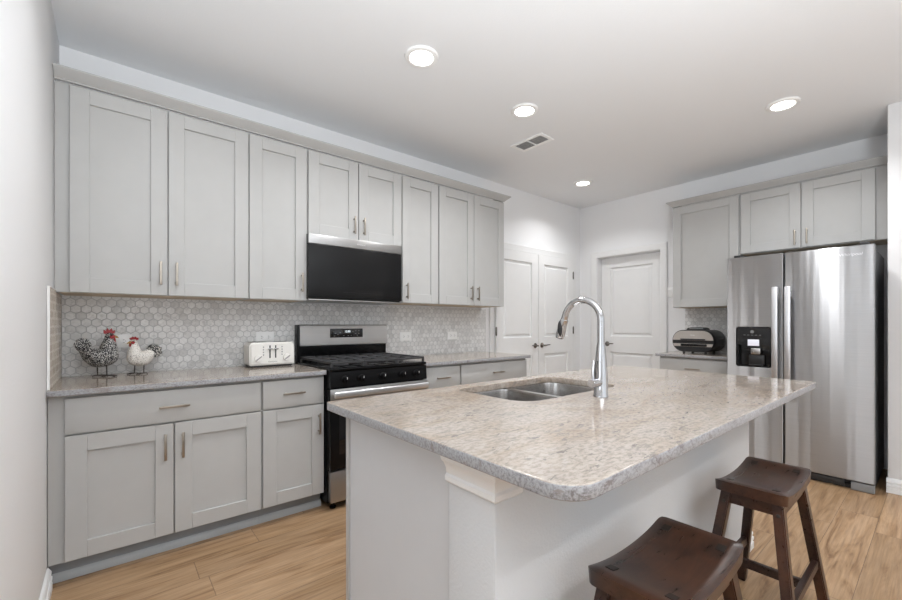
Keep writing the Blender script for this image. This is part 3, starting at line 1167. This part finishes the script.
m.box(CX0 + 0.019, CX1 - 0.019, CY0 - 0.075, CY0 - 0.06, 0.0, 0.104)
ipart(m, 'cabinet_front', 'cab')
fw = (CX1 - CX0 - 0.02) / 4
for i in range(4):
    a = CX0 + 0.012 + i * fw
    g = shaker(fw - 0.008, 0.73)
    bmesh.ops.transform(g.bm, matrix=T((a + fw - 0.008, CY0 + 0.001, 0.125)) @ Matrix.Rotation(PI, 4, 'Z'), verts=g.bm.verts[:])
    dd = ipart(g, 'door', 'cab')
    q = MB()
    hx = a + (fw - 0.045 if i % 2 == 0 else 0.035)
    q.box(hx - 0.006, hx + 0.006, CY0 + 0.046, CY0 + 0.055, 0.66, 0.795, 0.002)
    for s in (0.68, 0.775):
        q.box(hx - 0.005, hx + 0.005, CY0 + 0.020, CY0 + 0.047, s - 0.005, s + 0.005)
    ipart(q, 'handle', 'nickel', dd)
# cap molding round the wall end, and base molding
cap = [(0.0, 0.792), (0.008, 0.794), (0.013, 0.800), (0.013, 0.812), (0.008, 0.818), (0.010, 0.832), (0.018, 0.848), (0.026, 0.856), (0.029, 0.866), (0.029, 0.8815), (0.0, 0.8815)]


def wall_trim(prof, path):
    mm = MB()
    mm.loft([[V(x + ox * d, y + oy * d, z) for d, z in prof] for (x, y, ox, oy) in path])
    return mm


o = ipart(wall_trim(cap, [(WX0, WY0 - 0.002, -1, 0), (WX0, WY1, -1, -1), (WX0 + 0.085, WY1, 0, -1)]), 'cap_molding', 'trim', None, 20)
o['label'] = 'white stepped molding around the top of the wall end'
o = ipart(wall_trim(cap, [(WX1 - 0.085, WY1, 0, -1), (WX1, WY1, 1, -1), (WX1, WY0, 1, 0)]), 'cap_molding', 'trim', None, 20)
bb = [(0, 0), (0.018, 0), (0.018, 0.034), (0.014, 0.037), (0.014, 0.042), (0.018, 0.046), (0.018, 0.060), (0.013, 0.064), (0.012, 0.070), (0.015, 0.074), (0.015, 0.084), (0.006, 0.100), (0, 0.104)]
o = ipart(wall_trim(bb, [(WX0, WY0 - 0.002, -1, 0), (WX0, WY1, -1, -1), (WX1, WY1, 1, -1), (WX1, WY0, 1, 0)]), 'baseboard', 'trim', None, 20)
o['label'] = 'white baseboard around the island foot'

slab_obj('island_countertop', 'large cream granite island top with a sink cutout and rounded corners', [
    rrect(IX0, IX1, IY1, IY0, [0.075, 0.035, 0.012, 0.012]), list(reversed(rrect(SX0, SX1, SY0, SY1, [0.10, 0.10, 0.075, 0.075])))], 0.914, 0.032)

# ------------------------------------------------------------------ sink
sk = thing('kitchen_sink', 'stainless double bowl undermount sink in the island top', 'sink', (1.804, -1.981, 0.881))
Lx = [(SX0 - 0.010 - 1.804, -0.016), (0.016, SX1 + 0.010 - 1.804)]
Ly = (SY0 - 0.010 + 1.981, SY1 + 0.010 + 1.981)
R_ = [[0.11, 0.05, 0.05, 0.085], [0.05, 0.11, 0.085, 0.05]]
me = slab_with_holes([rrect(Lx[0][0] - 0.022, Lx[1][1] + 0.022, Ly[0] - 0.022, Ly[1] + 0.022, 0.10),
                      rrect(*Lx[0], *Ly, R_[0]), rrect(*Lx[1], *Ly, R_[1])], 0.002, 0.0004)
me.transform(T((0, 0, -0.0005)))
link_mesh('rim', me, 'sink', sk, 30)
for i in (0, 1):
    x0, x1 = Lx[i]
    m = MB()
    rings = []
    for (ins, z) in ((0.0005, -0.0016), (0.002, -0.010), (0.006, -0.15), (0.012, -0.185), (0.035, -0.200), (0.12, -0.204)):
        rr = [max(0.02, r - ins * 0.4) for r in R_[i]]
        rings.append([V(px, py, z) for px, py in rrect(x0 + ins, x1 - ins, Ly[0] + ins, Ly[1] - ins, rr)])
    m.loft(rings, cap=False)
    m.bm.faces.new([v for v in m.bm.verts][-len(rings[0]):])
    bo = m.build('bowl', 'sink', sk, 40)
    m = MB()
    m.lathe([(0.044, -0.2035), (0.042, -0.2005), (0.036, -0.2005), (0.032, -0.2032), (0.0, -0.2032)], ((x0 + x1) / 2, 0.0, 0), 24)
    m.build('drain', 'chrome', bo)

# ------------------------------------------------------------------ faucet
fx, fy_ = 1.790, -2.303
fc = thing('faucet', 'tall chrome gooseneck pull down faucet on the stool side of the island sink', 'faucet', (fx, fy_, 0.914))
m = MB()
m.lathe([(0.0, 0.0005), (0.030, 0.0005), (0.030, 0.006), (0.0275, 0.010), (0.0275, 0.075), (0.026, 0.110), (0.0215, 0.165), (0.0175, 0.205), (0.0165, 0.215), (0.0, 0.215)], seg=28)
m.build('body', 'chrome', fc)
m = MB()
R0 = 0.088
ptsn = [V(0, 0, 0.213)] + [V(0, 0, 0.213 + 0.1 * k / 3) for k in (1, 2)]
zc = 0.316
for k in range(15):
    t = PI * k / 14 * 0.94
    ptsn.append(V(0, R0 - R0 * math.cos(t), zc + R0 * math.sin(t)))
m.tube(ptsn, 0.0143, 16)
m.build('spout', 'chrome', fc)
e0 = ptsn[-1]
dv = (ptsn[-1] - ptsn[-2]).normalized()
m = MB()
m.tube([e0 - dv * 0.004, e0 + dv * 0.012, e0 + dv * 0.014, e0 + dv * 0.085, e0 + dv * 0.098], [0.0145, 0.0150, 0.0172, 0.0205, 0.0185], 18)
sh = m.build('spray_head', 'chrome', fc)
m = MB()
m.tube([e0 + dv * 0.0982, e0 + dv * 0.100], 0.0165, 18)
m.build('nozzle', 'dark', sh)
m = MB()
c0 = e0 + dv * 0.055
m.ball((c0.x - 0.015, c0.y, c0.z), 0.007, 0.012, 0.036)
m.build('spray_button', 'dark', sh)
m = MB()
m.lathe([(0.0, -0.02), (0.0185, -0.02), (0.0185, -0.066), (0.0165, -0.074), (0, -0.074)], (0, 0, 0.060), 20, 'x')
m.tube([(-0.058, 0, 0.070), (-0.056, 0.004, 0.095), (-0.040, 0.010, 0.135), (-0.036, 0.012, 0.150)], [0.0058, 0.0055, 0.005, 0.0048], 10)
m.build('lever', 'chrome', fc)


# ------------------------------------------------------------------ bar stools
def make_stool(label, loc):
    st = thing('bar_stool', label, 'stool', loc, 0, 'dark wooden saddle stools at the island')
    L, W_, Z = 0.216, 0.114, 0.612
    nx, ny = 28, 14
    bm = bmesh.new()
    top, bot = [], []

    def edge(u, v):       # rounded plan
        x, y = u * L, v * W_
        r = 0.022
        ax, ay = abs(x) - (L - r), abs(y) - (W_ - r)
        if ax > 0 and ay > 0:
            d = math.hypot(ax, ay)
            mx = max(ax, ay)
            if d > 0:
                f = mx / d
                x = math.copysign(L - r + ax * f, x)
                y = math.copysign(W_ - r + ay * f, y)
        return x, y

    for i in range(nx + 1):
        u = -1 + 2 * i / nx
        rt, rb = [], []
        for j in range(ny + 1):
            v = -1 + 2 * j / ny
            x, y = edge(u, v)
            dip = 0.026 * (1 - abs(u) ** 2.2)
            ed = max(abs(u), abs(v))
            fall = 0.006 * max(0.0, (ed - 0.86) / 0.14) ** 2
            rt.append(bm.verts.new((x, y, Z - dip - fall)))
            kb = 0.985
            rb.append(bm.verts.new((x * kb, y * kb, Z - 0.046 - 0.6 * dip)))
        top.append(rt)
        bot.append(rb)
    for i in range(nx):
        for j in range(ny):
            bm.faces.new((top[i][j], top[i + 1][j], top[i + 1][j + 1], top[i][j + 1]))
            bm.faces.new((bot[i][j + 1], bot[i + 1][j + 1], bot[i + 1][j], bot[i][j]))
    for i in range(nx):
        bm.faces.new((top[i][0], bot[i][0], bot[i + 1][0], top[i + 1][0]))
        bm.faces.new((top[i + 1][ny], bot[i + 1][ny], bot[i][ny], top[i][ny]))
    for j in range(ny):
        bm.faces.new((top[0][j + 1], bot[0][j + 1], bot[0][j], top[0][j]))
        bm.faces.new((top[nx][j], bot[nx][j], bot[nx][j + 1], top[nx][j + 1]))
    m2 = MB()
    m2.merge(bm)
    seat = m2.build('seat', 'wood', st, 50)
    seat['label'] = 'saddle seat with square tenon ends'

    def topz(x):
        return Z - 0.026 * (1 - abs(x / L) ** 2.2)

    for sx in (-1, 1):
        for sy in (-1, 1):
            q = MB()
            px, py = sx * 0.158, sy * 0.072
            za, zb = topz(px - 0.014), topz(px + 0.014)
            q.prism([(px - 0.014, za - 0.012), (px + 0.014, zb - 0.012), (px + 0.014, zb + 0.0014), (px - 0.014, za + 0.0014)], py - 0.011, py + 0.011, 'y')
            q.build('tenon', 'peg', seat, 0)
    zt, bx, by = 0.562, 0.272, 0.150
    tx, ty = 0.166, 0.080

    def at(sx, sy, z):
        k = (zt - z) / zt
        return V(sx * (tx + (bx - tx) * k), sy * (ty + (by - ty) * k), z)

    for sx in (-1, 1):
        for sy in (-1, 1):
            q = MB()
            p, b_ = at(sx, sy, zt), at(sx, sy, 0.004)
            q.bar(p, b_, 0.034, 0.040, (0, 1, 0))
            lg = q.build('leg', 'wood', st)
            for z in (0.522,):
                q = MB()
                c = at(sx, sy, z)
                n = V(sx, 0, 0.18).normalized()
                q.lathe([(0.0065, 0.0), (0.0065, 0.004 * sx), (0.004, 0.0055 * sx), (0, 0.0055 * sx)], (c.x + sx * 0.0195, c.y, c.z), 12, 'x')
                q.build('bolt', 'wire', lg)
    for sy in (-1, 1):
        q = MB()
        q.bar(at(-1, sy, 0.535), at(1, sy, 0.535), 0.020, 0.052, (0, 1, 0))
        q.build('apron', 'wood', st)
        q = MB()
        q.bar(at(-1, sy, 0.215), at(1, sy, 0.215), 0.020, 0.036, (0, 1, 0))
        q.build('stretcher', 'wood', st)
    for sx in (-1, 1):
        q = MB()
        q.bar(at(sx, -1, 0.540), at(sx, 1, 0.540), 0.020, 0.052, (1, 0, 0))
        q.build('apron', 'wood', st)
    q = MB()
    q.bar((0, -by + 0.02, 0.215), (0, by - 0.02, 0.215), 0.022, 0.034, (1, 0, 0))
    q.build('crossbar', 'wood', st)
    return st


make_stool('dark wooden saddle stool in the foreground, nearest the camera', (1.358, -2.750, 0))
make_stool('dark wooden saddle stool farther back, in front of the refrigerator', (2.270, -2.746, 0))


# ------------------------------------------------------------------ ceiling lights and vent
LG = 'round recessed ceiling lights'


def can(x, y, label, power=7.0):
    root = thing('ceiling_light', label, 'ceiling light', (x, y, HC - 0.001), 0, LG)
    mm = MB()
    mm.lathe([(0.066, 0.0), (0.100, 0.0), (0.100, -0.004), (0.094, -0.011), (0.074, -0.014), (0.068, -0.010), (0.066, 0.0)], seg=40, cap=False)
    mm.build('trim_ring', 'plate', root)
    mm = MB()
    mm.lathe([(0.0, -0.001), (0.0665, -0.001), (0.0665, -0.008), (0.05, -0.0105), (0.0, -0.0115)], seg=40, cap=False)
    o = mm.build('lens', 'lens', root)
    d = bpy.data.lights.new('can_lamp', 'AREA')
    d.shape = 'DISK'
    d.size = 0.13
    d.energy = power
    d.spread = 2.35
    d.color = (0.975, 0.985, 1.0)
    lo = bpy.data.objects.new('can_lamp', d)
    COL.objects.link(lo)
    lo.parent = root
    lo.location = (0, 0, -0.016)


can(0.697, -1.238, 'round ceiling light over the toaster end of the left counter', 2.5)
can(1.640, -1.236, 'nearest round ceiling light, above the range side of the island')
can(2.583, -1.226, 'second round ceiling light, next to the ceiling vent', 8.5)
can(4.305, -0.620, 'farthest round ceiling light, near the corner between the doors', 6.5)
can(3.953, -2.470, 'round ceiling light in front of the refrigerator', 8.5)
for (x, y) in ((0.6, -4.5), (2.0, -4.5), (3.4, -4.5)):  # unseen lamps added to throw the island overhang's shadow on the knee wall
    can(x, y, 'added unseen ceiling light over the living area, away from the kitchen', 5.5)

vt = thing('ceiling_vent', 'white louvred air vent in the ceiling beside the second light', 'vent', (3.052, -0.912, HC - 0.001))
m = MB()
me = slab_with_holes([rrect(-0.092, 0.092, -0.170, 0.170, 0.004), rrect(-0.062, 0.062, -0.140, -0.006, 0.003), rrect(-0.062, 0.062, 0.006, 0.140, 0.003)], 0.008, 0.002)
me.transform(T((0, 0, -0.0042)))
link_mesh('frame', me, 'plate', vt, 30)
m = MB()
m.box(-0.064, 0.064, -0.142, 0.142, -0.0025, -0.0005)
m.build('duct', 'grey', vt)
for (y0, y1) in ((-0.139, -0.007), (0.007, 0.139)):
    m = MB()
    for k in range(7):
        x = -0.053 + k * 0.0175
        m.prism([(x, -0.0075), (x + 0.009, -0.003), (x + 0.0105, -0.0035), (x + 0.0015, -0.008)], y0, y1, 'y')
    bmesh.ops.transform(m.bm, matrix=Matrix.Identity(4), verts=m.bm.verts[:])
    m.build('louvres', 'plate', vt, 0)

# ------------------------------------------------------------------ toaster
to = thing('toaster', 'cream white four slice toaster on the counter left of the range', 'toaster', (1.098, -0.122, 0.9145))
TW, TD, TH = 0.150, 0.085, 0.172
m = MB()
m.prism(rrect(-TW, TW, 0.013, TH, [0.012, 0.012, 0.028, 0.028]), -TD, TD, 'y')
bmesh.ops.bevel(m.bm, geom=[e for e in m.bm.edges if abs(e.verts[0].co.y - e.verts[1].co.y) < 1e-5 and abs(abs(e.verts[0].co.y) - TD) < 1e-5],
                offset=0.010, segments=3, affect='EDGES')
m.build('housing', 'toaster', to, 40)
m = MB()
m.box(-TW + 0.012, TW - 0.012, -TD + 0.010, TD - 0.010, 0.003, 0.0128)
m.build('base', 'dark', to)
for sx in (-1, 1):
    for sy in (-1, 1):
        m = MB()
        m.lathe([(0.010, 0.0), (0.010, 0.003)], (sx * (TW - 0.025), sy * (TD - 0.022), 0), 12)
        m.build('foot', 'slot', to)
for sx in (-1, 1):
    for y in (-0.035, 0.035):
        m = MB()
        m.box(sx * 0.072 - 0.058, sx * 0.072 + 0.058, y - 0.012, y + 0.012, TH - 0.001, TH + 0.0012)
        m.build('bread_slot', 'slot', to)
for sx in (-1, 1):
    m = MB()
    m.box(sx * 0.019 - 0.0045, sx * 0.019 + 0.0045, -TD - 0.0008, -TD + 0.001, 0.062, 0.150)
    m.build('lever_track', 'slot', to, 0)
    m = MB()
    m.box(sx * 0.019 - 0.016, sx * 0.019 + 0.016, -TD - 0.014, -TD - 0.001, 0.122, 0.131, 0.003)
    m.build('lever', 'tmetal', to)
    m = MB()
    c = (sx * 0.095, -TD - 0.0004, 0.062)
    m.lathe([(0.026, 0.0), (0.026, -0.006), (0.022, -0.010), (0, -0.010)], c, 24, 'y')
    kb = m.build('dial', 'toaster', to)
    m = MB()
    m.bar((c[0] - 0.019, c[1] - 0.012, c[2] - 0.014), (c[0] + 0.019, c[1] - 0.012, c[2] + 0.014), 0.006, 0.006, (0, 1, 0))
    m.build('dial_grip', 'tmetal', kb)
    m = MB()
    for k in range(4):
        m.lathe([(0.0045, 0.0), (0.0045, -0.002), (0, -0.002)], (sx * 0.062, -TD - 0.0003, 0.085 + k * 0.018), 10, 'y')
    m.build('buttons', 'tmetal', to)
text_mesh('KitchenAid', 0.013, 'tmetal', to, T((0, -TD - 0.0006, 0.036)) @ FRONT)

# ------------------------------------------------------------------ indoor grill (facing -x)
gr = thing('indoor_grill', 'black and steel rounded indoor grill on the small counter left of the refrigerator', 'indoor grill', (4.90, -1.592, 0.9145), ROT_B)
GW, GZ0, GZ1, GD = 0.200, 0.016, 0.238, 0.165


def stadium(wd, z0, z1, r=None, n=10):
    r = (z1 - z0) / 2 * 0.92 if r is None else r
    return rrect(-wd, wd, z0, z1, r, n)


m = MB()
rings = []
for (y, k) in ((-GD, 0.93), (-GD + 0.008, 0.975), (-GD + 0.03, 1.0), (GD - 0.03, 1.0), (GD, 0.93)):
    cz = (GZ0 + GZ1) / 2
    rings.append([V(px * k, y, cz + (pz - cz) * k) for px, pz in stadium(GW, GZ0, GZ1)])
m.loft(rings)
m.build('housing', 'dark', gr, 40)


def front_band(zlo, zhi, dy, name, mat, k=0.925):
    cz = (GZ0 + GZ1) / 2
    pl = [(px * k, cz + (pz - cz) * k) for px, pz in stadium(GW, GZ0, GZ1, n=24)]
    left = sorted([p for p in pl if p[0] < 0 and zlo <= p[1] <= zhi], key=lambda p: p[1])
    right = sorted([p for p in pl if p[0] > 0 and zlo <= p[1] <= zhi], key=lambda p: -p[1])
    mm = MB()
    mm.prism(left + right, -GD - dy, -GD - 0.0005, 'y')
    return mm.build(name, mat, gr, 30)


o = front_band(0.130, 0.236, 0.006, 'lid_front', 'gsteel')
o['label'] = 'brushed steel lid front'
o = front_band(0.070, 0.104, 0.006, 'lower_band', 'gsteel')
o['label'] = 'brushed steel lower band'
m = MB()
m.box(-0.105, 0.120, -GD - 0.034, -GD - 0.020, 0.138, 0.150, 0.004)
for x in (-0.095, 0.11):
    m.box(x - 0.006, x + 0.006, -GD - 0.024, -GD - 0.005, 0.139, 0.149)
m.build('lid_handle', 'dark', gr)
m = MB()
m.box(-0.11, 0.13, -GD - 0.0085, -GD - 0.006, 0.074, 0.098, 0.004)
m.build('control_strip', 'glass', gr)
text_mesh('NINJA', 0.016, 'plate', gr, T((0, -GD - 0.0068, 0.186)) @ FRONT)
m = MB()
m.prism([(-0.10, 0.2385), (0.085, 0.2385), (0.075, 0.258), (0.03, 0.266), (-0.06, 0.264), (-0.09, 0.254)], -0.06, 0.06, 'y', 0.004)
m.build('top_cover', 'dark', gr)
m = MB()
m.box(-0.07, 0.06, -0.0625, -0.0602, 0.247, 0.260, 0.001)
m.build('top_badge', 'grey', gr)
for sx in (-1, 1):
    for y in (-0.115, 0.115):
        m = MB()
        m.lathe([(0.012, 0.0), (0.012, 0.012), (0.009, 0.0185)], (sx * 0.10, y, 0), 12)
        m.build('foot', 'slot', gr)
m = MB()
for k in range(7):
    m.box(GW - 0.0015, GW + 0.002, -0.08 + k * 0.024, -0.068 + k * 0.024, 0.085, 0.145)
m.build('side_vent', 'slot', gr, 0)


# ------------------------------------------------------------------ chicken figurines
def remeshed(bm, name, mat, parent, vox=0.0035):
    me = bpy.data.meshes.new('t')
    bm.to_mesh(me)
    bm.free()
    o = bpy.data.objects.new('t', me)
    COL.objects.link(o)
    md = o.modifiers.new('r', 'REMESH')
    md.mode = 'VOXEL'
    md.voxel_size = vox
    s = o.modifiers.new('s', 'SMOOTH')
    s.iterations = 8
    s.factor = 0.5
    me = evaluated(o)
    me.materials.clear()
    return link_mesh(name, me, mat, parent, 60)


def chain(mm, pts):
    """overlapping balls along a path (x, y, z, rx, ry, rz)"""
    for (a, b) in zip(pts, pts[1:]):
        for k in range(7):
            t = k / 6
            q = [a[i] * (1 - t) + b[i] * t for i in range(6)]
            mm.ball(q[:3], q[3], q[4], q[5], 16)


def chicken(name, label, loc, rz, sc, body_mat, tail_mat, rooster):
    root = thing(name, label, 'figurine', loc, rz, 'chicken figurines on the counter')
    S = Matrix.Scale(sc, 4)

    def fin(mm, nm, mat, parent=root, rem=0):
        bmesh.ops.transform(mm.bm, matrix=S, verts=mm.bm.verts[:])
        if rem:
            return remeshed(mm.bm, nm, mat, parent, rem)
        return mm.build(nm, mat, parent, 50)

    mm = MB()
    # body: head towards +x
    chain(mm, [(0.030, 0, 0.120, 0.052, 0.048, 0.056), (-0.004, 0, 0.106, 0.062, 0.054, 0.052), (-0.036, 0, 0.122, 0.046, 0.042, 0.042),
               (-0.060, 0, 0.150, 0.032, 0.026, 0.032)])
    chain(mm, [(0.034, 0, 0.150, 0.044, 0.040, 0.044), (0.036, 0, 0.185, 0.033, 0.030, 0.034), (0.037, 0, 0.212, 0.024, 0.022, 0.024),
               (0.038, 0, 0.230, 0.022, 0.020, 0.021)])
    for s in (-1, 1):       # folded wings
        chain(mm, [(0.02, s * 0.042, 0.128, 0.026, 0.012, 0.028), (-0.02, s * 0.042, 0.124, 0.030, 0.012, 0.024), (-0.055, s * 0.030, 0.136, 0.016, 0.009, 0.012)])
    fin(mm, 'body', body_mat, rem=0.0045)
    mm = MB()
    if rooster:
        fans = [(0.75, 0.060), (1.0, 0.068), (1.25, 0.070), (1.5, 0.062)]
    else:
        fans = [(-0.45, 0.050), (0.0, 0.062), (0.45, 0.068), (0.9, 0.064), (1.3, 0.050)]
    for i, (a, ln) in enumerate(fans):
        for s in (-1, 1):
            c, d = math.cos(a), math.sin(a)
            b0 = V(-0.058, s * 0.006, 0.148)
            chain(mm, [(*b0, 0.026, 0.012, 0.026), (b0.x - c * ln * 0.6, s * 0.014, b0.z + d * ln * 0.6, 0.024, 0.010, 0.024),
                       (b0.x - c * ln, s * 0.016, b0.z + d * ln * 0.95, 0.014, 0.008, 0.014)])
    fin(mm, 'tail', tail_mat, rem=0.004)
    mm = MB()
    hx, hz = 0.038, 0.231
    k = 1.0 if rooster else 0.8
    comb = [(hx + 0.022, hz + 0.014), (hx + 0.026, hz + 0.030 * k + 0.004), (hx + 0.014, hz + 0.028), (hx + 0.010, hz + 0.046 * k), (hx - 0.002, hz + 0.030),
            (hx - 0.008, hz + 0.048 * k), (hx - 0.016, hz + 0.028), (hx - 0.026, hz + 0.038 * k), (hx - 0.026, hz + 0.014), (hx - 0.01, hz + 0.010)]
    mm.prism(comb, -0.005, 0.005, 'y', 0.0012)
    fin(mm, 'comb', 'red')
    mm = MB()
    for s in (-1, 1):
        mm.ball((hx + 0.019, s * 0.008, hz - 0.026), 0.009, 0.006, 0.020 if rooster else 0.017)
        mm.ball((hx + 0.012, s * 0.019, hz - 0.004), 0.012, 0.004, 0.011)
    fin(mm, 'wattles', 'red')
    mm = MB()
    mm.tube([(hx + 0.018, 0, hz - 0.003), (hx + 0.032, 0, hz - 0.006), (hx + 0.042, 0, hz - 0.012)], [0.009, 0.006, 0.001], 10)
    fin(mm, 'beak', 'beak')
    for s in (-1, 1):
        mm = MB()
        mm.ball((hx + 0.009, s * 0.0215, hz + 0.003), 0.004, 0.003, 0.004, 10)
        fin(mm, 'eye', 'eye')
    for s in (-1, 1):
        mm = MB()
        fx_ = 0.024 if s < 0 else -0.014
        mm.tube([(fx_, s * 0.024, 0.085), (fx_ + 0.002, s * 0.026, 0.006)], 0.0032, 8)
        for (ex, ey) in ((0.045, 0.0), (0.034, 0.022), (0.034, -0.022), (-0.024, 0.0)):
            mm.tube([(fx_ + 0.002, s * 0.026, 0.007), (fx_ + 0.002 + ex * 0.5, s * 0.026 + ey * 0.5, 0.008), (fx_ + 0.002 + ex, s * 0.026 + ey, 0.0032)], 0.003, 8)
        fin(mm, 'leg', 'wire')
    return root


chicken('rooster_figurine', 'larger black speckled rooster figurine facing right on the left counter', (0.180, -0.165, 0.9146), 0.05, 1.0, 'hen_d', 'hen_d', True)
chicken('hen_figurine', 'smaller white speckled hen figurine facing left on the left counter', (0.360, -0.135, 0.9146), PI + 0.3, 0.84, 'hen_w', 'tail', False)
